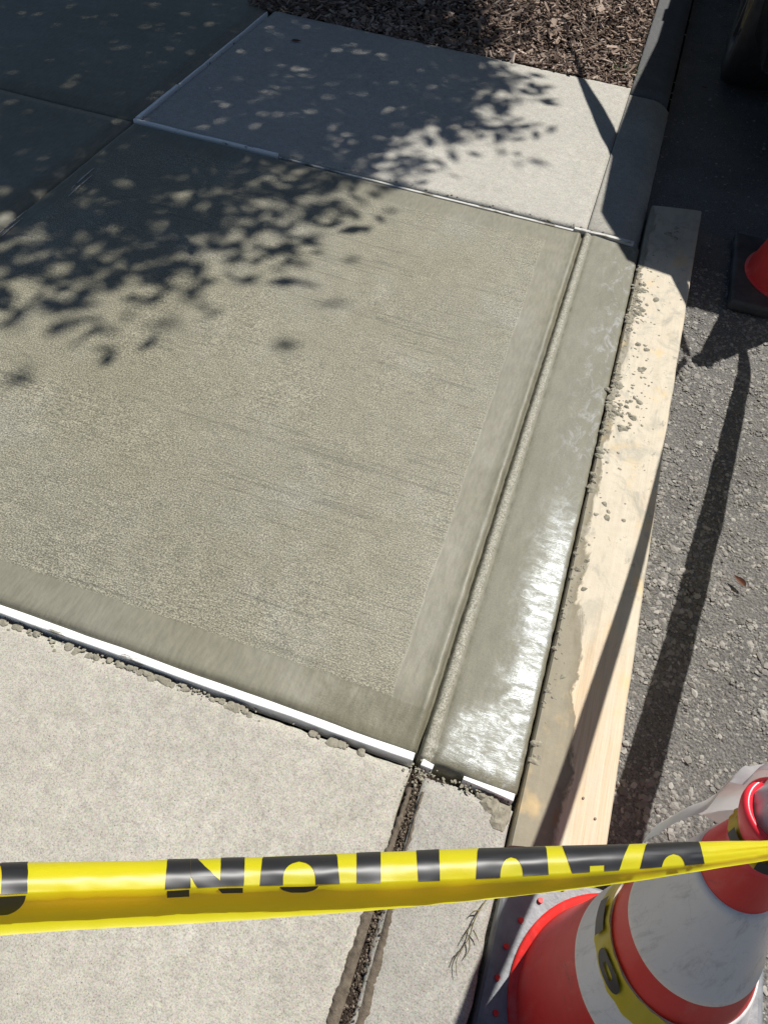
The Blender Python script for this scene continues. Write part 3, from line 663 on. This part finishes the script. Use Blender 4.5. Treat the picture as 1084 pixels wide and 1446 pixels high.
# ------------------------------------------------------------------ caution tape
TAPE = [
 [ (-0.2351,-0.0198,0.8063),(-0.2366,-0.0135,0.8129),(-0.2363,-0.0095,0.8189),(-0.2351,-0.0082,0.8223),(-0.2312,-0.0089,0.8264),(-0.2269,-0.0105,0.8297),(-0.2229,-0.0132,0.8312),(-0.2194,-0.0175,0.8299),(-0.2255,-0.0249,0.8118),(-0.2213,-0.0298,0.8106) ],
 [ (-0.2005,0.0012,0.778),(-0.2025,0.0074,0.7842),(-0.2028,0.0113,0.7899),(-0.202,0.0125,0.7932),(-0.1988,0.0115,0.7973),(-0.1953,0.0095,0.8007),(-0.1918,0.0066,0.8023),(-0.1885,0.0021,0.8013),(-0.1925,-0.0048,0.783),(-0.1882,-0.0105,0.782) ],
 [ (-0.1603,0.025,0.7521),(-0.1626,0.0312,0.758),(-0.1633,0.035,0.7635),(-0.1629,0.036,0.7666),(-0.1605,0.0347,0.7708),(-0.1576,0.0325,0.7742),(-0.1546,0.0292,0.7759),(-0.1516,0.0245,0.7751),(-0.1538,0.0177,0.7558),(-0.1502,0.0124,0.7551) ],
 [ (-0.1164,0.0463,0.7346),(-0.1188,0.0525,0.7401),(-0.1198,0.0561,0.7453),(-0.1197,0.0571,0.7484),(-0.1179,0.0556,0.7525),(-0.1157,0.0531,0.7559),(-0.1133,0.0496,0.7577),(-0.1106,0.0448,0.757),(-0.111,0.0386,0.7382),(-0.1081,0.0335,0.7378) ],
 [ (-0.0666,0.07,0.7165),(-0.0691,0.0764,0.722),(-0.0705,0.0801,0.7273),(-0.0706,0.081,0.7304),(-0.0695,0.0792,0.7346),(-0.0678,0.0763,0.7381),(-0.0659,0.0726,0.74),(-0.0635,0.0674,0.7394),(-0.0623,0.0616,0.7206),(-0.06,0.0568,0.7202) ],
 [ (-0.0066,0.0966,0.699),(-0.0095,0.1038,0.7051),(-0.0113,0.1079,0.711),(-0.0119,0.1088,0.7145),(-0.0113,0.1065,0.7191),(-0.0103,0.1029,0.723),(-0.0089,0.0984,0.7251),(-0.0067,0.0924,0.7245),(-0.0036,0.087,0.7056),(-0.0028,0.0846,0.7054) ],
 [ (0.0556,0.1244,0.6854),(0.0525,0.132,0.6919),(0.0503,0.1362,0.6981),(0.0494,0.1369,0.7017),(0.0492,0.1342,0.7064),(0.0494,0.1302,0.7104),(0.0503,0.1252,0.7125),(0.052,0.1187,0.7117),(0.0561,0.1147,0.6952),(0.0564,0.1134,0.6951) ],
 [ (0.1308,0.1592,0.6728),(0.128,0.1658,0.6788),(0.1257,0.1693,0.6844),(0.1246,0.1698,0.6876),(0.1236,0.1671,0.6917),(0.123,0.1633,0.6951),(0.1231,0.1587,0.6967),(0.1242,0.1528,0.6958),(0.1278,0.1507,0.6853),(0.128,0.1497,0.6852) ],
 [ (0.1844,0.1865,0.658),(0.1818,0.1921,0.6635),(0.1796,0.195,0.6686),(0.1784,0.1954,0.6714),(0.1771,0.1929,0.6749),(0.1762,0.1894,0.6778),(0.1759,0.1852,0.6791),(0.1766,0.1799,0.6781),(0.1788,0.1791,0.6729),(0.1789,0.1784,0.6728) ],
 [ (0.2273,0.2123,0.6416),(0.2255,0.2158,0.6453),(0.224,0.2176,0.6486),(0.2231,0.2178,0.6505),(0.2221,0.2161,0.6527),(0.2213,0.2138,0.6545),(0.221,0.211,0.6553),(0.2214,0.2076,0.6545),(0.2239,0.2069,0.649),(0.224,0.2061,0.6488) ],
 [ (0.2556,0.2298,0.6305),(0.2542,0.2325,0.6333),(0.253,0.2338,0.6358),(0.2523,0.2339,0.6373),(0.2514,0.2326,0.639),(0.2507,0.2308,0.6403),(0.2504,0.2287,0.6409),(0.2507,0.226,0.6402),(0.2527,0.2256,0.6361),(0.2528,0.2247,0.6359) ],
]
CR = catmull(np.array(TAPE).reshape(11, -1), 240).reshape(240, 10, 3)           # along the tape
def densify(row): return catmull(row[:8], 34)
PX = [-420, -200, 0, 170, 340, 520, 690, 880, 1000, 1084, 1135]
front = thing('caution_tape', tuple(CR[120].mean(0)), 'rolled yellow caution tape stretched across the foreground in front of the kerb', 'caution tape')
rows = [np.concatenate([densify(r), [r[7]*.6+r[8]*.4, r[8], r[9]]]) for r in CR]
nr = len(rows[0]); V = np.array(rows)
for i in range(240):                                                             # faint waviness along the film
    V[i, :, 2] += .0004*mnoise.noise((i*.16, 0, 0))
    for j in range(nr):
        a = .00055*mnoise.noise((i*.07, j*.11, 3)) + .0003*mnoise.noise((i*.24, j*.3, 8)) + (.0007*mnoise.noise((i*.03, j*.55, 5)) if i > 185 else 0)
        V[i, j, 2] += a; V[i, j, 1] -= .6*a
F = [[i*nr+j, i*nr+j+1, (i+1)*nr+j+1, (i+1)*nr+j] for i in range(239) for j in range(nr-1)]
tape_o = mesh_obj('film', V.reshape(-1, 3), F, M['tape'], front, True)
NPX = np.interp(np.linspace(0, 10, 240), np.arange(11), PX)
# arclength-like coordinate t: 0 at the ridge, 1 at the crease, 2 at the end of the shaded fold, 3 at the lip
TC = np.concatenate([np.interp(np.linspace(0, 7, 34), [0, 1, 2, 3, 4, 5, 6, 7], [-.9, -.5, -.15, 0, .08, .26, .55, 1.0]), [1.4, 2, 3]])
def FS(px, t, off=.00035):
    i = np.interp(px, NPX, np.arange(240)); i0 = int(min(i, 238)); u = i-i0
    row = V[i0]*(1-u)+V[i0+1]*u; j = np.interp(t, TC, np.arange(nr)); j0 = int(min(j, nr-2)); q = j-j0
    p = row[j0]*(1-q)+row[j0+1]*q
    r2 = V[min(i0+2, 239)]; a = r2[j0]-row[j0]; b = row[j0+1]-row[j0]; n = np.cross(a, b); n /= np.linalg.norm(n)+1e-9
    return p - n*off if np.dot(n, np.array([.1, -.3, 1])) < 0 else p + n*off
def glyph(bands, mat=M['ink']):
    VV = []; FF = []
    for (t0, t1, l, r) in bands:                      # l, r: functions of t giving the left and right edge in tape units
        n = max(2, int((t1-t0)/.05)+1); ts = np.linspace(t0, t1, n); m = 8; b = len(VV)
        for t in ts:
            a, c = l(t), r(t)
            for k in range(m+1): VV.append(tuple(FS(a+(c-a)*k/m, t)))
        for i in range(n-1):
            for k in range(m): FF.append([b+i*(m+1)+k, b+i*(m+1)+k+1, b+(i+1)*(m+1)+k+1, b+(i+1)*(m+1)+k])
    return mesh_obj('letter', np.array(VV), FF, mat, front, True)
c_ = lambda v: (lambda t: v)
lin = lambda a, b, t0, t1: (lambda t: a+(b-a)*(t-t0)/(t1-t0))
def arch(x0, x1, slant=0, t_top=-.10):
    w = x1-x0; sk = lambda t: slant*(1-t)
    def lo(t): e = max(0, .22-max(t-t_top, 0))/.22; return x0 + sk(t) + w*.10*e*e
    def hi(t): e = max(0, .22-max(t-t_top, 0))/.22; return x1 - sk(t) - w*.10*e*e
    return lo, hi
def bowl(x0, x1, i0, i1, thole, slant=0, tend=.98):     # arch open below, hole between i0 and i1 from thole downwards
    lo, hi = arch(x0, x1, slant); mid = (i0+i1)/2; hw = (i1-i0)/2
    def hl(t): u = min(1, max(0, (t-thole)/.55)); return mid - hw*math.sqrt(max(0, 1-(1-u)**2))
    def hr(t): u = min(1, max(0, (t-thole)/.55)); return mid + hw*math.sqrt(max(0, 1-(1-u)**2))
    return [(-.12, thole, lo, hi), (thole, tend, lo, hl), (thole, tend, hr, hi)]
# N
glyph([(-.18, .98, lin(237, 234, 0, 1), c_(270)), (-.18, .98, c_(270.2), lin(283, 320, .05, 1)) if False else (-.18, .62, c_(270.2), lin(279, 304, 0, .62)),
       (.62, .98, lin(271, 280, .62, .98), lin(304, 322, .62, .98)), (-.18, .98, lin(313, 311, 0, 1), lin(346, 344, 0, 1))])
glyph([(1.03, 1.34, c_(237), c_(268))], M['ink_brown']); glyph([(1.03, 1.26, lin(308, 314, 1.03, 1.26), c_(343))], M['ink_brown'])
# O
glyph(bowl(367, 479, 400, 445, .22, 4))
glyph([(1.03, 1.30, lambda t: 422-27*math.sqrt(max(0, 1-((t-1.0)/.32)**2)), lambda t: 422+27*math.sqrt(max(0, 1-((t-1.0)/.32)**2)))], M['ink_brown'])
glyph([(-.18, .98, c_(503), c_(537))])                     # I
glyph([(-.18, .98, lin(588, 591, 0, 1), lin(621, 622, 0, 1))])   # T
glyph(bowl(672, 771, 706, 737, .36, 3))                    # U
lo = lin(789, 803, 0, 1); hi = lin(887, 871, 0, 1)         # A
glyph([(-.12, .74, lo, hi), (.74, .98, lo, c_(827)), (.74, .98, c_(848), hi)])
glyph(bowl(898, 993, 927, 961, .5, 9))                     # C
# the word before, leaving the frame at the left
glyph([(-.18, .98, c_(-60), c_(-34)), (-.18, .1, c_(-34), c_(2)), (-.18, .98, c_(2), c_(38)), (.96, .98, c_(-34), c_(2))])
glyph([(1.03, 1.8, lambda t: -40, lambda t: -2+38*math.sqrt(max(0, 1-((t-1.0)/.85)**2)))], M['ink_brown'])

def ribbon(name, pts, wid, twist, mat, label, cat, n=160, group=None, sag=None):
    C = catmull(pts, n); V = []; F = []
    tw = np.interp(np.linspace(0, 1, n), np.linspace(0, 1, len(twist)), twist); wd = np.interp(np.linspace(0, 1, n), np.linspace(0, 1, len(wid)), wid)
    for i in range(n):
        d = C[min(i+1, n-1)]-C[max(i-1, 0)]; d /= np.linalg.norm(d); a = np.cross(d, [0, 0, 1.]); a /= np.linalg.norm(a); b = np.cross(a, d)
        e = math.cos(tw[i])*a + math.sin(tw[i])*b; f = np.cross(e, d)
        for k in range(5): s = k/4-.5; V.append(C[i] + e*wd[i]*s + f*wd[i]*.12*(1-4*s*s))
    for i in range(n-1):
        for k in range(4): F.append([i*5+k, i*5+k+1, (i+1)*5+k+1, (i+1)*5+k])
    return tag(mesh_obj(name, np.array(V), F, mat, None, True), label, cat, group)
G = 'caution tapes strung between the cones'
def P(sx, sy, z): return (sx - SHX*z, sy - SHY*z, z)
# upper strand near cone -> far cone (its thin shadow runs along the board)
ribbon('caution_tape', [(.305, .262, .585), P(.165, .185, .63), P(.21, .393, .52), P(.247, .679, .47), P(.277, .95, .45), P(.298, 1.253, .45), P(.322, 1.60, .53), (.545, 2.08, .57)],
       [.012, .05, .045, .04, .035, .028, .02, .03], [.6, .5, .4, .5, .6, .7, .8, .8], M['tape'], 'upper yellow tape strand hung between the near and far cones', 'caution tape', group=G)
# lower strand, wide flat shadow on the asphalt
ribbon('caution_tape', [(.365, .262, .295), (.436, .41, .297), P(.344, .441, .30), P(.366, .62, .29), P(.407, .92, .28), P(.445, 1.25, .28), P(.475, 1.55, .29), P(.491, 1.75, .30), (.585, 2.07, .34)],
       [.02, .035, .06, .06, .055, .05, .045, .035, .03], [.3, .15, .1, .1, .1, .1, .2, .3, .5], M['tape'], 'lower yellow tape strand hung between the two cones', 'caution tape', group=G)
# strand from the far cone back to the tree in the mulch bed
ribbon('caution_tape', [(.55, 2.10, .58), P(.281, 1.909, .60), P(.155, 2.25, .62), P(-.012, 2.62, .70), P(-.11, 2.86, .78), P(-.24, 3.17, .88), P(-.43, 3.58, 1.0), (-.60, 5.1, 1.25)],
       [.03, .05, .06, .07, .06, .03, .022, .03], [.5, .3, .1, .05, .2, .5, .7, .8], M['tape'], 'yellow tape strand running from the far cone back to the tree', 'caution tape', group=G)
# tape wound round the near cone
def wound(z0, z1, a0, a1, name, label, letters):
    n = 90; V = []; F = []; m = 5
    for i in range(n):
        t = a0+(a1-a0)*i/(n-1)
        for k in range(m):
            z = z0+(z1-z0)*k/(m-1) + .0022*mnoise.noise((i*.12, k*.5, z0*9)); r = R1(z)+.0035+.0018*mnoise.noise((i*.3, k*.9, 3)); cx, cy = A1(z)
            V.append((cx+r*math.cos(t), cy+r*math.sin(t), z))
    for i in range(n-1):
        for k in range(m-1): F.append([i*m+k, i*m+k+1, (i+1)*m+k+1, (i+1)*m+k])
    root = thing(name, (A1(z0)[0], A1(z0)[1], z0), label, 'caution tape'); mesh_obj('film', V, F, M['tape_old'], root, True)
    for (ta, tb, zo, zi, hollow) in letters:
        VV = []; FF = []; N = 24
        def pt(t, z): r = R1(z)+.0062; cx, cy = A1(z); return (cx+r*math.cos(t), cy+r*math.sin(t), z)
        tm, zm = (ta+tb)/2, (zo+zi)/2; ra, rz = (tb-ta)/2, (zi-zo)/2
        if hollow:
            for i in range(N):
                q = 2*math.pi*i/N
                for f in (1.0, .42):
                    g = lambda v: math.copysign(abs(v)**.75, v)
                    VV.append(pt(tm+ra*f*g(math.cos(q)), zm+rz*f*g(math.sin(q))))
            for i in range(N): FF.append([2*i, 2*i+1, 2*((i+1) % N)+1, 2*((i+1) % N)])
        else:
            for i in range(7): VV += [pt(ta+(tb-ta)*i/6, zo), pt(ta+(tb-ta)*i/6, zi)]
            FF = [[2*i, 2*i+1, 2*i+3, 2*i+2] for i in range(6)]
        mesh_obj('letter', VV, FF, M['ink'], root, True)
wound(.268, .309, R(95), R(300), 'caution_tape', 'crumpled yellow tape wound round the middle of the near cone', [(R(200), R(228), .276, .302, True), (R(166), R(190), .277, .300, False)])
wound(.556, .574, R(20), R(330), 'caution_tape', 'yellow tape wound under the rim of the near cone', [(R(195), R(235), .559, .570, False), (R(255), R(290), .559, .570, False)])

# ------------------------------------------------------------------ plastic sheet stuffed in the near cone
def sheet():
    n, m = 40, 26; V = []; F = []
    for i in range(n):
        u = i/(n-1); t = R(-40) + R(202)*u
        for k in range(m):
            v = k/(m-1); z = .618 - .215*v - .03*math.sin(u*5)*v
            cx, cy = A1(z); r = R1(min(z, .54)) + .006 + .020*v**.6 + .006*mnoise.noise((u*5, v*2, 1)) + .0025*mnoise.noise((u*17, v*3, 4))
            if v < .12: r = .028 + .02*v
            V.append((cx+r*math.cos(t), cy+r*math.sin(t), z))
    for i in range(n-1):
        for k in range(m-1): F.append([i*m+k, i*m+k+1, (i+1)*m+k+1, (i+1)*m+k])
    root = thing('plastic_sheet', (A1(.6)[0], A1(.6)[1], .6), 'white plastic sheet stuffed in the near cone and hanging behind it', 'plastic sheet')
    mesh_obj('hanging_flap', V, F, M['sheet'], root, True)
    V = []; F = []; n, m = 36, 12; cx, cy = A1(.6)
    for i in range(n):
        t = 2*math.pi*i/n
        for k in range(m):
            v = k/(m-1); r = .018*(1+.9*v*(1-v)*2) * (1-.45*v) + .003*mnoise.noise((math.cos(t)*3, math.sin(t)*3, v*3)); z = .575 + .075*v + .004*mnoise.noise((math.cos(t)*2, math.sin(t)*2, 7+v))
            V.append((cx+.012*v+r*math.cos(t), cy+.014*v+r*math.sin(t), z))
    for i in range(n):
        for k in range(m-1): F.append([i*m+k, i*m+k+1, ((i+1) % n)*m+k+1, ((i+1) % n)*m+k])
    F.append([i*m+m-1 for i in range(n)])
    mesh_obj('crumpled_wad', V, F, M['sheet'], root, True)
sheet()

# ------------------------------------------------------------------ street tree (beyond the frame, its crown shades the left)
SHB = [(-1.30, .82), (-1.06, .90), (-0.80, .97), (-0.66, 1.22), (-0.50, 1.50), (-0.43, 1.87), (-0.40, 2.20), (-0.15, 2.42), (-0.22, 2.70), (-0.19, 2.95), (-0.38, 3.263), (-0.50, 3.693), (-.7, 5.4), (-2.5, 6.6), (-4.6, 5.5), (-5.2, 3.2), (-4.2, 1.2), (-2.6, .4), (-1.8, .62)]
def inside(px, py, poly):
    n = len(poly); c = np.zeros(len(px), bool); d = np.full(len(px), 1e9)
    for i in range(n):
        x0, y0 = poly[i]; x1, y1 = poly[(i+1) % n]
        cond = ((y0 > py) != (y1 > py)); xi = (x1-x0)*(py-y0)/((y1-y0) if abs(y1-y0) > 1e-9 else 1e-9)+x0; c ^= cond & (px < xi)
        dx, dy = x1-x0, y1-y0; t = np.clip(((px-x0)*dx+(py-y0)*dy)/(dx*dx+dy*dy), 0, 1)
        d = np.minimum(d, np.hypot(px-x0-t*dx, py-y0-t*dy))
    return np.where(c, d, -d)
def street_tree():
    tx, ty = -.62, 5.15
    root = thing('street_tree', (tx, ty, 0), 'leafy street tree in the mulch bed whose crown shades the left of the pavement', 'tree')
    V, F = tube([(tx, ty, -.02), (tx+.01, ty, .5), (tx-.02, ty+.03, 1.3), (tx-.05, ty, 2.0), (tx-.15, ty-.1, 2.9), (tx-.4, ty-.2, 3.7)], [.11, .085, .075, .065, .045, .015], 12)
    mesh_obj('trunk', V, F, M['bark'], root, True)
    rng = random.Random(4)
    for i in range(40):
        z0 = rng.uniform(1.5, 2.9); a = rng.uniform(0, 6.28); L = rng.uniform(1.0, 2.3); p = Vector((tx-.06, ty-.02, z0)); pts = [p]
        tgt = Vector((-1.0 + L*math.cos(a), 4.7 + L*math.sin(a), z0+rng.uniform(.2, .9)))
        mid = p.lerp(tgt, .6)
        if min(inside(np.array([tgt.x+SHX*tgt.z, mid.x+SHX*mid.z]), np.array([tgt.y+SHY*tgt.z, mid.y+SHY*mid.z]), SHB)) < .35: continue
        for q in (.33, .66, 1): pts.append(p.lerp(tgt, q) + Vector((rng.gauss(0, .06), rng.gauss(0, .06), rng.gauss(0, .05))))
        V, F = tube(pts, [.03, .02, .013, .005], 6); mesh_obj('limb', V, F, M['bark'], root, True)
    n = 420000
    z = RS.uniform(2.1, 4.2, n); sx = RS.uniform(-5.2, .3, n); sy = RS.uniform(.4, 6.8, n)
    d = inside(sx, sy, SHB)
    cl = np.array([mnoise.noise((a*3.6, b*3.6, c*2.2)) for a, b, c in zip(sx, sy, z)]) 
    cl2 = np.array([mnoise.noise((a*9, b*9, c*4)) for a, b, c in zip(sx, sy, z)]) 
    dd = d + .15*cl + .07*cl2
    wid = np.where(sy < 2.0, .78, .42); pr = np.clip(.03 + (d + .22*cl + .12*cl2)/wid, 0, 1)*(d > -.06); pr = pr**1.7
    keep = (RS.rand(n) < pr*np.where(d > .25, .47, .27)); sx, sy, z, d = sx[keep], sy[keep], z[keep], d[keep]; n = len(z)
    x, y = sx-SHX*z, sy-SHY*z
    L = RS.uniform(.038, .10, n); wd = L*RS.uniform(.34, .5, n)
    base = np.array([[0, 0, 0], [.45, .5, -.06], [1, 0, -.12], [.45, -.5, -.06], [.5, 0, -.16]])
    P_ = base[None]*np.stack([L, wd, L], -1)[:, None]
    a = RS.uniform(0, 6.28, n); b = RS.normal(.25, .35, n); g = RS.normal(0, .5, n)
    def rot(P, i, j, t):
        c, s = np.cos(t)[:, None], np.sin(t)[:, None]; Q = P.copy(); Q[..., i] = P[..., i]*c-P[..., j]*s; Q[..., j] = P[..., i]*s+P[..., j]*c; return Q
    P_ = rot(rot(rot(P_, 1, 2, g), 0, 2, b), 0, 1, a) + np.stack([x, y, z], -1)[:, None]
    f = np.array([[0, 4, 1], [1, 4, 2], [0, 3, 4], [3, 2, 4]]); F = (f[None]+(np.arange(n)*5)[:, None, None]).reshape(-1, 3)
    o = stuff(mesh_obj('crown', P_.reshape(-1, 3), F, M['leaf'], root)); print('leaves', n)
street_tree()

# ------------------------------------------------------------------ parked car (only its shade and a tyre reach the frame)
def car():
    cx, y0 = 1.20, 2.52
    root = thing('parked_car', (cx, y0+2.2, ZR), 'dark parked car at the kerb whose shade falls over the road', 'car')
    # stations along y: (dy, half width, sill z, belt z, roof z, roof half width)
    S = [(0, .66, .36, .96, .98, .60), (.06, .79, .30, 1.03, 1.05, .68), (.25, .865, .24, 1.08, 1.10, .70), (.75, .885, .20, 1.09, 1.14, .68), (1.15, .89, .18, 1.04, 1.36, .62), (1.55, .89, .18, .95, 1.43, .60),
         (2.3, .89, .18, .93, 1.45, .61), (2.75, .89, .18, .92, 1.36, .60), (3.3, .88, .18, .92, .95, .64), (3.9, .84, .20, .84, .87, .62), (4.3, .76, .26, .70, .73, .58), (4.42, .64, .34, .62, .64, .5)]
    V = []; F = []
    for (dy, w, s, b, r, rw) in S:
        half = [(w*.80, s), (w*.97, s+.05), (w, s+.25), (w*.985, b-.06), (w*.94, b), (rw+.03, b+(r-b)*.55), (rw, b+(r-b)*.92), (rw*.75, r)]
        row = half + [(-x, z) for x, z in half[::-1]]
        for x, z in row: V.append((cx-x, y0+dy, z+ZR))
    n = 16
    fm = []
    for i in range(len(S)-1):
        for k in range(n):
            F.append([i*n+k, i*n+(k+1) % n, (i+1)*n+(k+1) % n, (i+1)*n+k])
    F.append(list(range(n))); F.append([(len(S)-1)*n+k for k in range(n-1, -1, -1)])
    body = mesh_obj('body', V, F, M['car_paint'], root, True)
    def panel(name, quad, mat, off=.006):
        q = [Vector(p) for p in quad]; nrm = (q[1]-q[0]).cross(q[2]-q[0]).normalized(); c = sum(q, Vector())/4
        if (c - Vector((cx, y0+2.2, .7))).dot(nrm) < 0: nrm = -nrm
        top = [p+nrm*off for p in q]; bot = [p-nrm*.01 for p in q]
        Fq = [[0, 1, 2, 3], [7, 6, 5, 4]] + [[k, k+4, (k+1) % 4+4, (k+1) % 4] for k in range(4)]
        return mesh_obj(name, [tuple(p) for p in top+bot], Fq, mat, root)
    z = ZR
    for sd in (-1, 1):
        X = lambda w: cx+sd*w
        panel('side_window', [(X(.815), y0+1.25, .99+z), (X(.815), y0+2.0, .985+z), (X(.632), y0+2.0, 1.36+z), (X(.63), y0+1.42, 1.32+z)], M['glass'], .016)
        panel('side_window', [(X(.815), y0+2.08, .98+z), (X(.815), y0+2.95, .97+z), (X(.645), y0+2.62, 1.33+z), (X(.632), y0+2.08, 1.36+z)], M['glass'], .016)
        panel('tail_light', [(X(.60), y0+.035, .70+z), (X(.74), y0+.085, .70+z), (X(.72), y0+.085, .86+z), (X(.58), y0+.035, .84+z)], M['lamp_red'], .012)
        panel('headlight', [(X(.56), y0+4.38, .56+z), (X(.70), y0+4.30, .56+z), (X(.70), y0+4.28, .66+z), (X(.56), y0+4.36, .64+z)], M['glass'], .012)
        b = bmesh.new(); bevel_box(b, X(.98)-.06, X(.98)+.06, y0+2.75, y0+2.88, .93+z, 1.05+z, .02, 2); bm_obj('mirror', b, M['car_paint'], root)
        b = bmesh.new(); bevel_box(b, X(.895)-.012, X(.895)+.012, y0+1.75, y0+1.9, .80+z, .825+z, .005, 2); bm_obj('door_handle', b, M['chrome'], root)
    panel('rear_window', [(cx-.56, y0+.72, 1.045+z), (cx+.56, y0+.72, 1.045+z), (cx+.50, y0+1.13, 1.325+z), (cx-.50, y0+1.13, 1.325+z)], M['glass'], .014)
    panel('windscreen', [(cx-.57, y0+3.25, .98+z), (cx+.57, y0+3.25, .98+z), (cx+.5, y0+2.78, 1.35+z), (cx-.5, y0+2.78, 1.35+z)], M['glass'], .014)
    panel('licence_plate', [(cx-.15, y0-.002, .60+z), (cx+.15, y0-.002, .60+z), (cx+.15, y0-.002, .74+z), (cx-.15, y0-.002, .74+z)], M['plate'], .008)
    b = bmesh.new(); bevel_box(b, cx-.66, cx+.66, y0-.05, y0+.14, .34+z, .54+z, .04, 3); bm_obj('bumper', b, M['car_paint'], root)
    b = bmesh.new(); bevel_box(b, cx-.66, cx+.66, y0+4.28, y0+4.46, .30+z, .50+z, .04, 3); bm_obj('bumper', b, M['car_paint'], root)
    for wx in (cx-.79, cx+.79):
        for wy in (y0+.98, y0+3.55):
            pr = [(.19, -.10), (.27, -.105), (.305, -.095), (.315, -.07), (.315, .07), (.305, .095), (.27, .105), (.19, .10)]
            V = []; F = []; N = 48
            for (r, h) in pr:
                for k in range(N): t = 2*math.pi*k/N; V.append((wx+h, wy+r*math.cos(t), .315+z+r*math.sin(t)))
            for i in range(len(pr)):
                for k in range(N): F.append([i*N+k, i*N+(k+1) % N, ((i+1) % len(pr))*N+(k+1) % N, ((i+1) % len(pr))*N+k])
            ty = mesh_obj('tyre', V, F, M['black_rubber'], root, True)
            sd = -1 if wx < cx else 1; b = bmesh.new()
            bmesh.ops.create_cone(b, cap_ends=True, segments=40, radius1=.195, radius2=.195, depth=.06, matrix=Matrix.Translation((wx+sd*.06, wy, .315+z)) @ Matrix.Rotation(math.pi/2, 4, 'Y'))
            bmesh.ops.create_cone(b, cap_ends=True, segments=20, radius1=.05, radius2=.04, depth=.03, matrix=Matrix.Translation((wx+sd*.095, wy, .315+z)) @ Matrix.Rotation(math.pi/2, 4, 'Y'))
            for s in range(5):
                t = s*2*math.pi/5; r = bmesh.ops.create_cube(b, size=1.0, matrix=Matrix.Translation((wx+sd*.093, wy+.11*math.cos(t), .315+z+.11*math.sin(t))) @ Matrix.Rotation(t, 4, 'X') @ Matrix.Diagonal((.02, .15, .035, 1)))
            bm_obj('wheel_rim', b, M['chrome'], root)
car()
